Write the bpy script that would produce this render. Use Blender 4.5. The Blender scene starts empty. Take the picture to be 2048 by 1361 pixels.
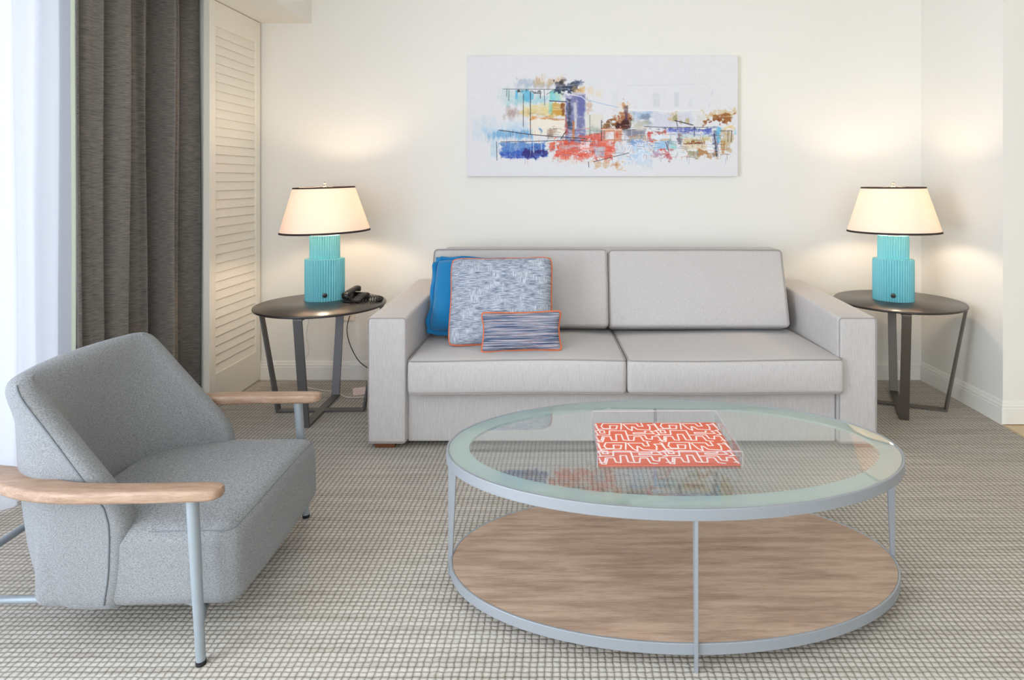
import bpy, bmesh, math, random
import numpy as np
from mathutils import Vector, Matrix, Euler
R = math.radians
PI = math.pi
rng = random.Random(7)
sc = bpy.context.scene
COL = sc.collection

# ------------------------------------------------------------------ camera
FPX = 1260.0
cd = bpy.data.cameras.new('camera'); cam = bpy.data.objects.new('camera', cd); COL.objects.link(cam)
cd.sensor_width = 36.0; cd.lens = 36.0 * FPX / 2048
cd.shift_x = -(1140 - 1024) / 2048; cd.shift_y = -(680.5 - 358) / 2048
cd.clip_start = 0.05
cam.location = (0, 0, 1.25); cam.rotation_euler = (R(90), 0, 0)
sc.camera = cam

# ------------------------------------------------------------------ world + light
w = bpy.data.worlds.new('world'); sc.world = w; w.use_nodes = True
w.node_tree.nodes['Background'].inputs[0].default_value = (0.86, 0.92, 1.0, 1)
w.node_tree.nodes['Background'].inputs[1].default_value = 1.6

def area(name, loc, rot, sx, sy, power, col, spread=180):
    l = bpy.data.lights.new(name, 'AREA'); l.shape = 'RECTANGLE'; l.size = sx; l.size_y = sy
    l.energy = power; l.color = col; l.spread = R(spread)
    o = bpy.data.objects.new(name, l); COL.objects.link(o); o.location = loc; o.rotation_euler = rot
    return o
# daylight of the big glazed opening on the left and of the window behind the camera
area('daylight_left', (-2.42, 0.15, 1.25), (0, R(-90), 0), 2.2, 2.7, 136, (0.80, 0.89, 1.0))
area('daylight_front', (0.2, -1.98, 1.45), (R(90), 0, 0), 3.4, 1.9, 38, (0.84, 0.91, 1.0))
LAMP_W = 4.2
LAMP_C = (1.0, 0.77, 0.55)

vs = sc.view_settings
vs.view_transform = 'Standard'; vs.look = 'None'; vs.exposure = 0.58; vs.gamma = 1; vs.use_curve_mapping = False
try:
    sc.cycles.use_denoising = True
    sc.cycles.max_bounces = 10; sc.cycles.diffuse_bounces = 6; sc.cycles.transparent_max_bounces = 24
    sc.cycles.caustics_reflective = False; sc.cycles.caustics_refractive = False
    sc.cycles.sample_clamp_indirect = 6
except Exception: pass

# ------------------------------------------------------------------ materials
def lin(c):
    return tuple(((x / 255) / 12.92 if x / 255 <= 0.04045 else ((x / 255 + 0.055) / 1.055) ** 2.4) for x in c)
def mat(name, col, rough=0.6, metal=0.0, spec=0.5, **kw):
    m = bpy.data.materials.new(name); m.use_nodes = True
    b = m.node_tree.nodes['Principled BSDF']
    b.inputs['Base Color'].default_value = (*lin(col), 1); b.inputs['Roughness'].default_value = rough
    b.inputs['Metallic'].default_value = metal; b.inputs['Specular IOR Level'].default_value = spec
    for k, v in kw.items(): b.inputs[k.replace('_', ' ')].default_value = v
    return m
class N:
    """small node helper"""
    def __init__(s, m): s.m = m; s.t = m.node_tree; s.b = s.t.nodes.get('Principled BSDF'); s.o = s.t.nodes.get('Material Output')
    def n(s, typ, **kw):
        x = s.t.nodes.new(typ)
        for k, v in kw.items(): setattr(x, k, v)
        return x
    def l(s, a, b): s.t.links.new(a, b)
    def coord(s, scale=(1, 1, 1), rot=(0, 0, 0)):
        c = s.n('ShaderNodeTexCoord'); mp = s.n('ShaderNodeMapping'); mp.inputs['Scale'].default_value = scale
        mp.inputs['Rotation'].default_value = rot
        s.l(c.outputs['Object'], mp.inputs[0]); return mp.outputs[0]
    def noise(s, vec, scale=5, detail=3, rough=0.5):
        x = s.n('ShaderNodeTexNoise'); x.inputs['Scale'].default_value = scale; x.inputs['Detail'].default_value = detail
        x.inputs['Roughness'].default_value = rough
        s.l(vec, x.inputs['Vector']); return x.outputs['Fac']
    def math(s, op, a, b=None, c=None):
        x = s.n('ShaderNodeMath', operation=op)
        for i, v in enumerate((a, b, c)):
            if v is None: continue
            if isinstance(v, (int, float)): x.inputs[i].default_value = v
            else: s.l(v, x.inputs[i])
        return x.outputs[0]
    def ramp(s, fac, stops):
        x = s.n('ShaderNodeValToRGB'); e = x.color_ramp.elements
        while len(e) < len(stops): e.new(0.5)
        for i, (p, c) in enumerate(stops): e[i].position = p; e[i].color = (*lin(c), 1)
        s.l(fac, x.inputs[0]); return x.outputs[0]
    def bump(s, h, strength=0.3, dist=0.001):
        x = s.n('ShaderNodeBump'); x.inputs['Strength'].default_value = strength; x.inputs['Distance'].default_value = dist
        s.l(h, x.inputs['Height']); s.l(x.outputs[0], s.b.inputs['Normal'])

def fabric(name, c1, c2, scale=(1, 1, 1), ns=900, lo=.35, hi=.65, bump=.35, detail=2, c3=None, rough=.95, sheen=0.15):
    m = mat(name, c1, rough, spec=.15); k = N(m)
    v = k.coord(scale); f = k.noise(v, ns, detail, .6)
    k.l(k.ramp(f, [(lo, c1), (hi, c2)]), k.b.inputs['Base Color'])
    k.bump(f, bump, .0012)
    k.b.inputs['Sheen Weight'].default_value = sheen
    return m

M = {}
M['wall'] = mat('wall_paint', (234, 231, 224), .85, spec=.2)
k = N(M['wall']); k.bump(k.noise(k.coord(), 220, 3), .06, .001)
M['ceiling'] = mat('ceiling_paint', (242, 240, 235), .9, spec=.1)
M['trim'] = mat('trim_paint', (236, 233, 226), .38, spec=.45)
M['shutter'] = mat('shutter_paint', (236, 230, 218), .45, spec=.4)
M['tile'] = mat('beige_tile', (214, 190, 150), .35)
k = N(M['tile']); k.l(k.ramp(k.noise(k.coord(), 6, 4), [(.3, (205, 178, 138)), (.7, (226, 204, 166))]), k.b.inputs['Base Color'])

# carpet: ribbed loops on a 2 cm grid
m = mat('loop_carpet', (160, 150, 138), .97, spec=.08); k = N(m); M['carpet'] = m
tc = k.n('ShaderNodeTexCoord'); sp = k.n('ShaderNodeSeparateXYZ')
nz = k.n('ShaderNodeTexNoise'); nz.inputs['Scale'].default_value = 45; nz.inputs['Detail'].default_value = 2
k.l(tc.outputs['Object'], nz.inputs['Vector'])
vm = k.n('ShaderNodeVectorMath', operation='MULTIPLY_ADD')
vm.inputs[1].default_value = (.009, .008, 0); k.l(nz.outputs['Color'], vm.inputs[0]); k.l(tc.outputs['Object'], vm.inputs[2])
k.l(vm.outputs[0], sp.inputs[0])
def cell(out, pitch):
    a = k.math('FRACT', k.math('DIVIDE', out, pitch)); a = k.math('MULTIPLY_ADD', a, 2.0, -1.0)
    a = k.math('ABSOLUTE', a); a = k.math('POWER', a, 3.0); return k.math('SUBTRACT', 1.0, a)
cx = cell(sp.outputs[0], .0195); cy = cell(sp.outputs[1], .0165)
hh = k.math('MULTIPLY', k.math('MULTIPLY_ADD', cx, .7, .3), k.math('MULTIPLY_ADD', cy, .62, .38))
fine = k.noise(tc.outputs['Object'], 420, 3, .7)
h2 = k.math('MULTIPLY_ADD', fine, .35, hh)
big = k.noise(k.coord((1.1, 26, 1)), 1.6, 4, .6)
c_ = k.ramp(k.math('MULTIPLY_ADD', k.math('SUBTRACT', big, .5), .9, k.math('MULTIPLY_ADD', k.math('SUBTRACT', fine, .5), .5, hh)),
            [(0.05, (116, 107, 95)), (.35, (156, 147, 135)), (.85, (188, 181, 171)), (1.0, (206, 200, 191))])  # dark end of the ramp paints the groove self-shadow that bump lacks
k.l(c_, k.b.inputs['Base Color']); k.bump(h2, .7, .005)

M['sofa'] = fabric('sofa_weave', (180, 174, 171), (206, 201, 199), (1, 1, .05), 420, .2, .8, .10)
k = N(M['sofa'])
M['sofa_piping'] = fabric('sofa_piping', (150, 142, 136), (172, 165, 160), (1, 1, 1), 600)
M['heather'] = fabric('grey_heather_felt', (104, 105, 106), (158, 159, 160), (.5, .5, 1.8), 460, .32, .68, .14, 3)
M['heather_seam'] = mat('seam_thread', (122, 126, 130), .95, spec=.1)
M['curtain'] = fabric('charcoal_linen', (90, 86, 81), (140, 134, 127), (.18, .18, 3.0), 150, .32, .68, .2, 4)
k = N(M['curtain'])
M['lining'] = None
M['blue'] = fabric('blue_velvet', (26, 114, 168), (34, 128, 182), (1, 1, 1), 500, sheen=.3)
M['orange_pipe'] = fabric('orange_cord', (214, 104, 62), (226, 130, 86), (1, 1, 1), 700)
M['bronze'] = mat('grey_brown_metal', (104, 101, 100), .42, .55)
M['bronze_brown'] = mat('brown_grey_metal', (100, 92, 85), .42, .5)
M['table_black'] = mat('satin_black_top', (48, 42, 40), .28, spec=.6)
M['silver'] = mat('silver_powder_coat', (152, 156, 161), .42, .25)
M['chair_metal'] = mat('grey_powder_coat', (150, 158, 164), .4, .2)
M['black'] = mat('black_plastic', (22, 20, 19), .3)
M['blackrub'] = mat('black_rubber', (24, 24, 26), .8)
M['teal'] = mat('teal_ceramic', (124, 200, 209), .45)
M['trimblack'] = mat('dark_ribbon', (48, 34, 28), .8)
M['nickel'] = mat('nickel', (205, 200, 190), .3, .8)
M['foot'] = mat('stained_wood_foot', (116, 72, 42), .5)
M['plate'] = mat('ivory_plastic', (236, 226, 208), .4)
M['whitecord'] = mat('white_cord', (226, 222, 214), .5)
M['blackcord'] = mat('black_cord', (28, 26, 26), .5)
M['pinkcard'] = mat('pale_pink_card', (232, 206, 200), .7)

# wood
def wood(name, cols, along='X', sc_=1.0, rough=.5):
    m = mat(name, cols[1], rough, spec=.35); k = N(m)
    s = {'X': (2.6, 26, 26), 'Y': (26, 2.6, 26)}[along]
    v = k.coord(tuple(a * sc_ for a in s))
    f1 = k.noise(v, 1.6, 8, .62)
    v2 = k.coord(tuple(a * sc_ for a in {'X': (14, 260, 90), 'Y': (260, 14, 90)}[along]))
    f2 = k.noise(v2, 1.4, 4, .6)
    v3 = k.coord((2.2, 5, 5)); f3 = k.noise(v3, 1.2, 3, .5)
    f = k.math('ADD', k.math('MULTIPLY', f1, .55), k.math('ADD', k.math('MULTIPLY', f2, .3), k.math('MULTIPLY', f3, .15)))
    k.l(k.ramp(f, [(.34, cols[0]), (.47, cols[1]), (.53, cols[2]), (.64, cols[3])]), k.b.inputs['Base Color'])
    k.bump(f, .15, .001); return m
M['shelf'] = wood('driftwood_oak', [(134, 108, 90), (164, 136, 116), (178, 151, 130), (190, 164, 143)])
M['arm'] = wood('light_oak', [(132, 104, 84), (158, 128, 106), (168, 139, 117), (180, 152, 131)], sc_=2.2, rough=.38)

# clear glass as a thin sheet: transparent with a mirror-like coat on the outer faces
def sheet(name, tint, refl=1.0, ior=1.6):
    m = bpy.data.materials.new(name); m.use_nodes = True; k = N(m); k.t.nodes.remove(k.b)
    tr = k.n('ShaderNodeBsdfTransparent'); tr.inputs[0].default_value = (*tint, 1)
    gl = k.n('ShaderNodeBsdfGlossy'); gl.inputs['Roughness'].default_value = 0.015
    fr = k.n('ShaderNodeFresnel'); fr.inputs[0].default_value = ior
    ge = k.n('ShaderNodeNewGeometry'); fac = k.math('MULTIPLY', fr.outputs[0], k.math('MULTIPLY', k.math('SUBTRACT', 1.0, ge.outputs['Backfacing']), refl))
    mx = k.n('ShaderNodeMixShader'); k.l(fac, mx.inputs[0]); k.l(tr.outputs[0], mx.inputs[1]); k.l(gl.outputs[0], mx.inputs[2])
    k.l(mx.outputs[0], k.o.inputs[0]); return m
M['glass'] = sheet('table_glass', (.94, .975, .965), 1.4, 2.1)
M['pane'] = sheet('window_glass', (.97, .98, .98))
M['acrylic'] = sheet('clear_acrylic', (.965, .97, .985), 1.2, 1.5)
def translucent(name, col, tcol, ft, fclear=0.0, bump=None):
    m = bpy.data.materials.new(name); m.use_nodes = True; k = N(m); k.t.nodes.remove(k.b)
    d = k.n('ShaderNodeBsdfDiffuse'); d.inputs[0].default_value = (*lin(col), 1)
    t = k.n('ShaderNodeBsdfTranslucent'); t.inputs[0].default_value = (*lin(tcol), 1)
    mx = k.n('ShaderNodeMixShader'); mx.inputs[0].default_value = ft
    k.l(d.outputs[0], mx.inputs[1]); k.l(t.outputs[0], mx.inputs[2]); out = mx
    if fclear:
        tr = k.n('ShaderNodeBsdfTransparent'); m2 = k.n('ShaderNodeMixShader'); m2.inputs[0].default_value = fclear
        k.l(mx.outputs[0], m2.inputs[1]); k.l(tr.outputs[0], m2.inputs[2]); out = m2
    k.l(out.outputs[0], k.o.inputs[0]); return m
M['sheer'] = translucent('white_voile', (236, 236, 242), (230, 233, 244), .46, .05)
M['lining'] = translucent('curtain_lining', (226, 230, 214), (226, 232, 214), .5)
M['edge'] = translucent('edge_highlight_white', (250, 240, 244), (250, 240, 244), .5, .35)  # pale colour standing in for highlights on the tray edges
M['shade'] = translucent('shade_linen', (250, 242, 232), (252, 236, 222), .36)
# frosted band: milky glass with a gloss
m = translucent('frosted_glass', (196, 214, 208), (190, 210, 204), .45, .18); M['frost'] = m
k = N(m); last = k.o.inputs[0].links[0].from_socket
gl = k.n('ShaderNodeBsdfGlossy'); gl.inputs['Roughness'].default_value = .03; fr = k.n('ShaderNodeFresnel'); fr.inputs[0].default_value = 2.1
ge = k.n('ShaderNodeNewGeometry'); mx = k.n('ShaderNodeMixShader')
k.l(k.math('MULTIPLY', fr.outputs[0], k.math('SUBTRACT', 1.0, ge.outputs['Backfacing'])), mx.inputs[0])
k.l(last, mx.inputs[1]); k.l(gl.outputs[0], mx.inputs[2]); k.l(mx.outputs[0], k.o.inputs[0])

def attr_mat(name, attr, rough=.7, bumpscale=None):
    m = mat(name, (200, 200, 200), rough, spec=.2); k = N(m)
    a = k.n('ShaderNodeAttribute', attribute_name=attr); k.l(a.outputs['Color'], k.b.inputs['Base Color'])
    return m
M['paint'] = attr_mat('acrylic_painting', 'Col', .6)
M['print'] = attr_mat('tray_print', 'Col', .5)
M['canvas_edge'] = mat('canvas_edge', (226, 226, 230), .8)

# embroidered grey-blue pillow and striped lumbar pillow
m = mat('embroidered_fabric', (150, 158, 172), .95, spec=.1); k = N(m); M['embroid'] = m
v = k.coord((1, 1, 1)); 
hz = k.noise(k.coord((15, 1, 150)), 1.5, 4, .65); vt = k.noise(k.coord((150, 1, 17)), 1.5, 4, .65); dg = k.noise(k.coord((26, 1, 120), (0, R(42), 0)), 1.5, 4, .65)
sel = k.noise(k.coord((12, 1, 17)), 1.0, 2); sel = k.math('MINIMUM', 1.0, k.math('MAXIMUM', 0.0, k.math('MULTIPLY_ADD', sel, 9.0, -4.6)))
se2 = k.noise(k.coord((16, 1, 12)), 1.0, 1); se2 = k.math('MINIMUM', 1.0, k.math('MAXIMUM', 0.0, k.math('MULTIPLY_ADD', se2, -9.0, 4.0)))
def mixf(a_, b_, t_): return k.math('ADD', k.math('MULTIPLY', a_, k.math('SUBTRACT', 1.0, t_)), k.math('MULTIPLY', b_, t_))
f = mixf(mixf(hz, vt, sel), dg, se2)
f = k.math('MULTIPLY_ADD', k.math('SUBTRACT', f, .5), 1.7, k.math('MULTIPLY_ADD', sel, .10, .45))
k.l(k.ramp(f, [(.18, (96, 104, 124)), (.38, (142, 149, 163)), (.56, (178, 183, 194)), (.85, (220, 223, 228))]), k.b.inputs['Base Color'])
k.bump(f, .5, .002)
m = mat('striped_fabric', (150, 158, 172), .95, spec=.1); k = N(m); M['stripe'] = m
s1 = k.noise(k.coord((1.0, 1, 120)), 1.2, 3, .7)
k.l(k.ramp(s1, [(.32, (40, 50, 84)), (.41, (66, 88, 116)), (.455, (190, 190, 198)), (.48, (150, 92, 90)), (.492, (204, 202, 206)), (.525, (78, 98, 124)), (.58, (44, 60, 96)), (.64, (176, 182, 194))]), k.b.inputs['Base Color'])
k.bump(s1, .6, .003)

# ------------------------------------------------------------------ builders
def link(name, me, m, parent=None, smooth=True, angle=40):
    o = bpy.data.objects.new(name, me); COL.objects.link(o)
    if m is not None: me.materials.append(m)
    if smooth and len(me.polygons):
        me.polygons.foreach_set('use_smooth', [True] * len(me.polygons))
        if angle < 180: me.set_sharp_from_angle(angle=R(angle))
    if parent is not None: o.parent = parent
    return o
def pyd(name, verts, faces, m, parent=None, smooth=True, angle=40):
    me = bpy.data.meshes.new(name); me.from_pydata([tuple(v) for v in verts], [], faces); me.update()
    bm = bmesh.new(); bm.from_mesh(me); bmesh.ops.recalc_face_normals(bm, faces=bm.faces); bm.to_mesh(me); bm.free()
    return link(name, me, m, parent, smooth, angle)
def tag(o, label=None, cat=None, group=None, kind=None):
    if label: o['label'] = label
    if cat: o['category'] = cat
    if group: o['group'] = group
    if kind: o['kind'] = kind
    return o
def empty(name, loc, rz=0):
    o = bpy.data.objects.new(name, None); COL.objects.link(o); o.location = loc; o.rotation_euler = (0, 0, rz)
    o.empty_display_size = .1; return o
class MB:
    def __init__(s): s.v = []; s.f = []
    def add(s, v, f):
        n = len(s.v); s.v += [tuple(p) for p in v]; s.f += [tuple(i + n for i in q) for q in f]; return s
    def box(s, x0, x1, y0, y1, z0, z1):
        return s.add([(x0, y0, z0), (x1, y0, z0), (x1, y1, z0), (x0, y1, z0), (x0, y0, z1), (x1, y0, z1), (x1, y1, z1), (x0, y1, z1)],
                     [(0, 3, 2, 1), (4, 5, 6, 7), (0, 1, 5, 4), (1, 2, 6, 5), (2, 3, 7, 6), (3, 0, 4, 7)])
    def hexa(s, p):
        return s.add(p, [(0, 3, 2, 1), (4, 5, 6, 7), (0, 1, 5, 4), (1, 2, 6, 5), (2, 3, 7, 6), (3, 0, 4, 7)])
    def loft(s, loops, cap0=True, cap1=True, closed_loop=False):
        n = len(loops[0]); v = []; f = []
        for L in loops: v += list(L)
        m_ = len(loops)
        for i in range(m_ if closed_loop else m_ - 1):
            j = (i + 1) % m_
            for a in range(n):
                b = (a + 1) % n
                f.append((i * n + a, i * n + b, j * n + b, j * n + a))
        if not closed_loop:
            if cap0: f.append(tuple(range(n - 1, -1, -1)))
            if cap1: f.append(tuple((m_ - 1) * n + a for a in range(n)))
        return s.add(v, f)
    def tube(s, pts, r, n=8, closed=False):
        pts = [Vector(p) for p in pts]; N_ = len(pts); loops = []
        rr = r if isinstance(r, (list, tuple)) else [r] * N_
        up = None
        for i, p in enumerate(pts):
            if closed: t = pts[(i + 1) % N_] - pts[i - 1]
            else: t = pts[min(i + 1, N_ - 1)] - pts[max(i - 1, 0)]
            t.normalize()
            if up is None:
                up = Vector((0, 0, 1)) if abs(t.z) < .9 else Vector((1, 0, 0))
            a = t.cross(up)
            if a.length < 1e-6: a = t.orthogonal()
            a.normalize(); b = a.cross(t).normalized(); up = b
            loops.append([p + (a * math.cos(2 * PI * q / n) + b * math.sin(2 * PI * q / n)) * rr[i] for q in range(n)])
        return s.loft(loops, closed_loop=closed)
    def build(s, name, m, parent=None, smooth=True, angle=40, bevel=0, seg=3):
        o = pyd(name, s.v, s.f, m, parent, smooth, angle)
        if bevel:
            b = o.modifiers.new('bevel', 'BEVEL'); b.width = bevel; b.segments = seg; b.limit_method = 'ANGLE'; b.angle_limit = R(35)
            b.harden_normals = True
        return o

def rbox(hx, hy, hz, r, core=12, arc=5, fn=None):
    """rounded box centred at the origin; fn maps a point to its final place"""
    def axis(h):
        a = [-h + r * (1 - math.cos(i / arc * PI / 2)) for i in range(arc)]
        c = [-(h - r) + 2 * (h - r) * i / core for i in range(core + 1)]
        return a + c + [-x for x in reversed(a)]
    ax = [axis(hx), axis(hy), axis(hz)]; H = (hx, hy, hz)
    verts = {}; V = []; F = []
    def vid(p):
        key = tuple(round(c, 6) for c in p)
        if key not in verts:
            q = [max(-(H[i] - r), min(H[i] - r, p[i])) for i in range(3)]
            d = Vector([p[i] - q[i] for i in range(3)])
            if d.length > 0: d = d.normalized() * r
            P = Vector(q) + d
            if fn: P = Vector(fn(P))
            verts[key] = len(V); V.append(P)
        return verts[key]
    for a in range(3):
        b, c = (a + 1) % 3, (a + 2) % 3
        for sgn in (-1, 1):
            for i in range(len(ax[b]) - 1):
                for j in range(len(ax[c]) - 1):
                    q = []
                    for (di, dj) in ((0, 0), (1, 0), (1, 1), (0, 1)):
                        p = [0, 0, 0]; p[a] = sgn * H[a]; p[b] = ax[b][i + di]; p[c] = ax[c][j + dj]; q.append(vid(p))
                    F.append(tuple(q) if sgn > 0 else tuple(reversed(q)))
    return V, F

def rrect(hx, hy, r, n=6, straight=10):
    P = []
    for (cx_, cy_, a0) in ((hx - r, hy - r, 0), (-(hx - r), hy - r, 90), (-(hx - r), -(hy - r), 180), (hx - r, -(hy - r), 270)):
        for i in range(n + 1):
            a = R(a0 + 90 * i / n); P.append((cx_ + r * math.cos(a), cy_ + r * math.sin(a)))
    out = []
    for i, p in enumerate(P):
        q = P[(i + 1) % len(P)]; out.append(p)
        d = math.dist(p, q)
        if d > .05:
            for t in range(1, straight): out.append((p[0] + (q[0] - p[0]) * t / straight, p[1] + (q[1] - p[1]) * t / straight))
    return out

# ================================================================== ROOM
YB, XR, XR2, YR = 3.928, 2.19, 2.214, 3.222     # back wall, right wall, its outer corner
CZ = 2.6
def struct(o): o['kind'] = 'structure'; return o
def sbox(name, m, *a, **kw): return struct(MB().box(*a).build(name, m, smooth=False, **kw))
sbox('floor', M['carpet'], -2.25, 2.19, -2.0, YB, -.05, 0)
fl = pyd('floor_tile', [(2.19, -2, -.05), (5, -2, -.05), (5, YR, -.05), (2.21, YR, -.05), (2.19, -2, -.004), (5, -2, -.004), (5, YR, -.004), (2.21, YR, -.004)],
         [(0, 3, 2, 1), (4, 5, 6, 7), (0, 1, 5, 4), (1, 2, 6, 5), (2, 3, 7, 6), (3, 0, 4, 7)], M['tile'], smooth=False)
fl.name = 'floor_hall'; struct(fl)
sbox('ceiling', M['ceiling'], -2.6, 5, -2.2, YB + .2, CZ, CZ + .15)
sbox('wall_back', M['wall'], -2.6, 2.3, YB, YB + .15, -.05, CZ)
o = MB().hexa([(XR, YB, -.05), (XR2, YR, -.05), (5, YR, -.05), (5, YB, -.05), (XR, YB, CZ), (XR2, YR, CZ), (5, YR, CZ), (5, YB, CZ)]).build('wall_right', M['wall'], smooth=False)
struct(o)
sbox('wall_hall', M['wall'], 5.0, 5.15, -2.2, YB, -.05, CZ)
# left wall: opening for the glazed doors
b = MB(); WX = -2.25
b.box(WX - .12, WX, 2.75, YB, -.05, CZ); b.box(WX - .12, WX, -1.25, 2.75, 2.42, CZ); b.box(WX - .12, WX, -2.2, -1.25, -.05, CZ)
struct(b.build('wall_left', M['wall'], smooth=False))
sbox('wall_left_return', M['wall'], WX, -1.975, 3.42, YB, 0, CZ)
b = MB(); b.box(-2.6, -1.5, -2.15, -2.0, -.05, CZ); b.box(1.9, 5.15, -2.15, -2.0, -.05, CZ); b.box(-1.5, 1.9, -2.15, -2.0, -.05, .5); b.box(-1.5, 1.9, -2.15, -2.0, 2.4, CZ)
struct(b.build('wall_front', M['wall'], smooth=False))
# boxed soffit along the window side
struct(MB().box(-1.965, -1.612, -2.0, YB, 2.222, CZ).build('ceiling_soffit', M['wall'], smooth=False))
# windows
wn_ = MB()
for y in (-1.25, .06, 1.38, 2.69): wn_.box(WX - .09, WX - .03, y, y + .06, .0, 2.42)
wn_.box(WX - .09, WX - .03, -1.25, 2.75, 0, .08); wn_.box(WX - .09, WX - .03, -1.25, 2.75, 2.34, 2.42)
w1 = struct(wn_.build('window_1', M['trim'], smooth=False))
for y in (-1.19, .12, 1.44): MB().box(WX - .065, WX - .058, y, y + 1.25, .08, 2.34).build('pane', M['pane'], w1, smooth=False)
wn_ = MB()
for x in (-1.5, .17, 1.84): wn_.box(x, x + .06, -2.1, -2.04, .5, 2.4)
wn_.box(-1.5, 1.9, -2.1, -2.04, .5, .56); wn_.box(-1.5, 1.9, -2.1, -2.04, 2.34, 2.4)
w2 = struct(wn_.build('window_2', M['trim'], smooth=False))
for x in (-1.44, .23): MB().box(x, x + 1.61, -2.075, -2.068, .56, 2.34).build('pane', M['pane'], w2, smooth=False)
bpy.data.objects['daylight_left'].location.x = -2.42
bpy.data.objects['daylight_front'].location.y = -2.2

# baseboards: moulded profile swept along each wall
PROF = [(0, 0), (.016, 0), (.016, .078), (.013, .082), (.013, .086), (.015, .089), (.012, .097), (.009, .100), (.009, .105), (.006, .112), (0, .115)]
def baseboard(name, p0, p1, nrm, m0=0, m1=0):
    p0, p1, nrm = Vector(p0), Vector(p1), Vector(nrm).normalized(); d = (p1 - p0).normalized()
    A = [(p0 + nrm * x + d * x * m0).to_3d() + Vector((0, 0, z)) for x, z in PROF]
    B = [(p1 + nrm * x + d * x * m1).to_3d() + Vector((0, 0, z)) for x, z in PROF]
    return struct(MB().loft([A, B]).build(name, M['trim'], angle=25))
baseboard('baseboard_back', (-1.95, YB), (XR, YB), (0, -1), 0, -1)
baseboard('baseboard_right', (XR, YB), (XR2, YR), (-1, -.034), 1, 1)
baseboard('baseboard_hall', (XR2, YR), (5, YR), (0, -1), -1, 0)
baseboard('baseboard_left', (WX, 2.78), (WX, 3.42), (1, 0))

# ================================================================== LOUVRED SHUTTER PANEL
sh = empty('louvered_shutter', (-1.94, 3.64, 0))
tag(sh, 'tall cream louvered shutter panel standing between charcoal curtain and back wall', 'shutter')
y0, y1 = -.278, .272                      # along the wall
f = MB(); f.box(-.017, .017, y0, y0 + .058, .004, 2.218); f.box(-.017, .017, y1 - .05, y1, .004, 2.218)
f.box(-.017, .017, y0 + .058, y1 - .05, .004, .19); f.box(-.017, .017, y0 + .058, y1 - .05, 2.085, 2.218)
f.build('frame', M['shutter'], sh, bevel=.002, seg=2)
s_ = MB(); n = 38
for i in range(n):
    zc = .19 + (i + .5) * (2.085 - .19) / n; a = R(11); L = .0275; t = .0035
    ca, sa = math.cos(a), math.sin(a)
    P = []
    for (u, v) in ((-L, -t), (-L, t), (L, t), (L, -t)):
        P.append((.002 - u * sa + v * ca, zc + u * ca + v * sa))
    s_.loft([[(x, y0 + .056, z) for x, z in P], [(x, y1 - .048, z) for x, z in P]])
s_.build('louvers', M['shutter'], sh, bevel=.0015, seg=2)

# ================================================================== CURTAINS
def curtain(name, path_fn, n, z0, z1, nz, m, thick=0.0, parent=None):
    V = []; F = []
    for j in range(nz + 1):
        z = z0 + (z1 - z0) * j / nz
        for i in range(n + 1): x, y = path_fn(i / n, j / nz); V.append((x, y, z))
    for j in range(nz):
        for i in range(n):
            a = j * (n + 1) + i; F.append((a, a + 1, a + n + 2, a + n + 1))
    o = pyd(name, V, F, m, parent, angle=180)
    if thick:
        so = o.modifiers.new('s', 'SOLIDIFY'); so.thickness = thick; so.offset = 0
    return o
cu = empty('drapery_curtain', (-2.055, 3.0, 0))
tag(cu, 'floor-length charcoal linen curtain hanging in deep folds left of the louvered shutter', 'curtain')
folds = [0.0, .07, .17, .235, .35, .43, .56, .70, .755, .80, .845, .885, 1.0]
off = [.035, .0, .03, -.075, .07, -.09, .01, -.06, .06, -.02, .03, -.08, .066]
def cpath(u, v):
    # u along the wall, deep uneven pleats; slightly different top to bottom
    i = max(0, min(len(folds) - 2, sum(1 for q in folds[1:] if u > q)))
    t = (u - folds[i]) / (folds[i + 1] - folds[i]); t = t * t * (3 - 2 * t)
    x = off[i] + (off[i + 1] - off[i]) * t
    amp = 1.0 + .25 * (1 - v) * math.sin(9 * u + 1)
    y = -.435 + .815 * u + .016 * math.sin(u * 14) * (1 - v)
    return (min(x * amp, .066) + .007 * math.sin(u * 2 * PI * 17 + 2 * math.sin(u * 9 + v)) + .004 * math.sin(v * 7 + u * 11), y + .012 * math.sin(u * 2 * PI * 6 + 1.0) )
curtain('drape', cpath, 260, .012, 2.58, 24, M['curtain'], .004, cu)
# pale lining turned round the leading edge
curtain('lining', lambda u, v: (.050 - .018 * u, -.447 + .012 * math.sin(v * 5) * .3), 4, .012, 2.58, 16, M['lining'], .003, cu)
MB().box(-.03, .03, -.42, .39, 2.578, 2.598).build('track', M['trim'], cu)
sh2 = empty('sheer_curtain', (-2.125, 1.7, 0))
tag(sh2, 'translucent white sheer curtain glowing with daylight at the left edge', 'curtain')
def spath(u, v):
    y = -.95 + 1.93 * u
    return (.022 * math.sin(u * 2 * PI * 17 + .8 * math.sin(u * 21)) * (.75 + .3 * math.sin(u * 9)) * (1.15 - .3 * v) + .006 * math.sin(v * 6 + u * 30), y + .006 * math.sin(u * 60 + v * 3))
curtain('voile', spath, 420, .012, 2.58, 14, M['sheer'], 0, sh2)
MB().box(-.018, .018, -.96, .98, 2.578, 2.598).build('track', M['trim'], sh2)

# ================================================================== SOFA
so = empty('sofa', (.24, 3.36, 0))
tag(so, 'long light grey two-cushion sofa with square arms against the back wall', 'sofa')
def W(o_, x, y, z): return (x - o_[0], y - o_[1], z - o_[2])
SO = (.24, 3.36, 0)
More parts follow.
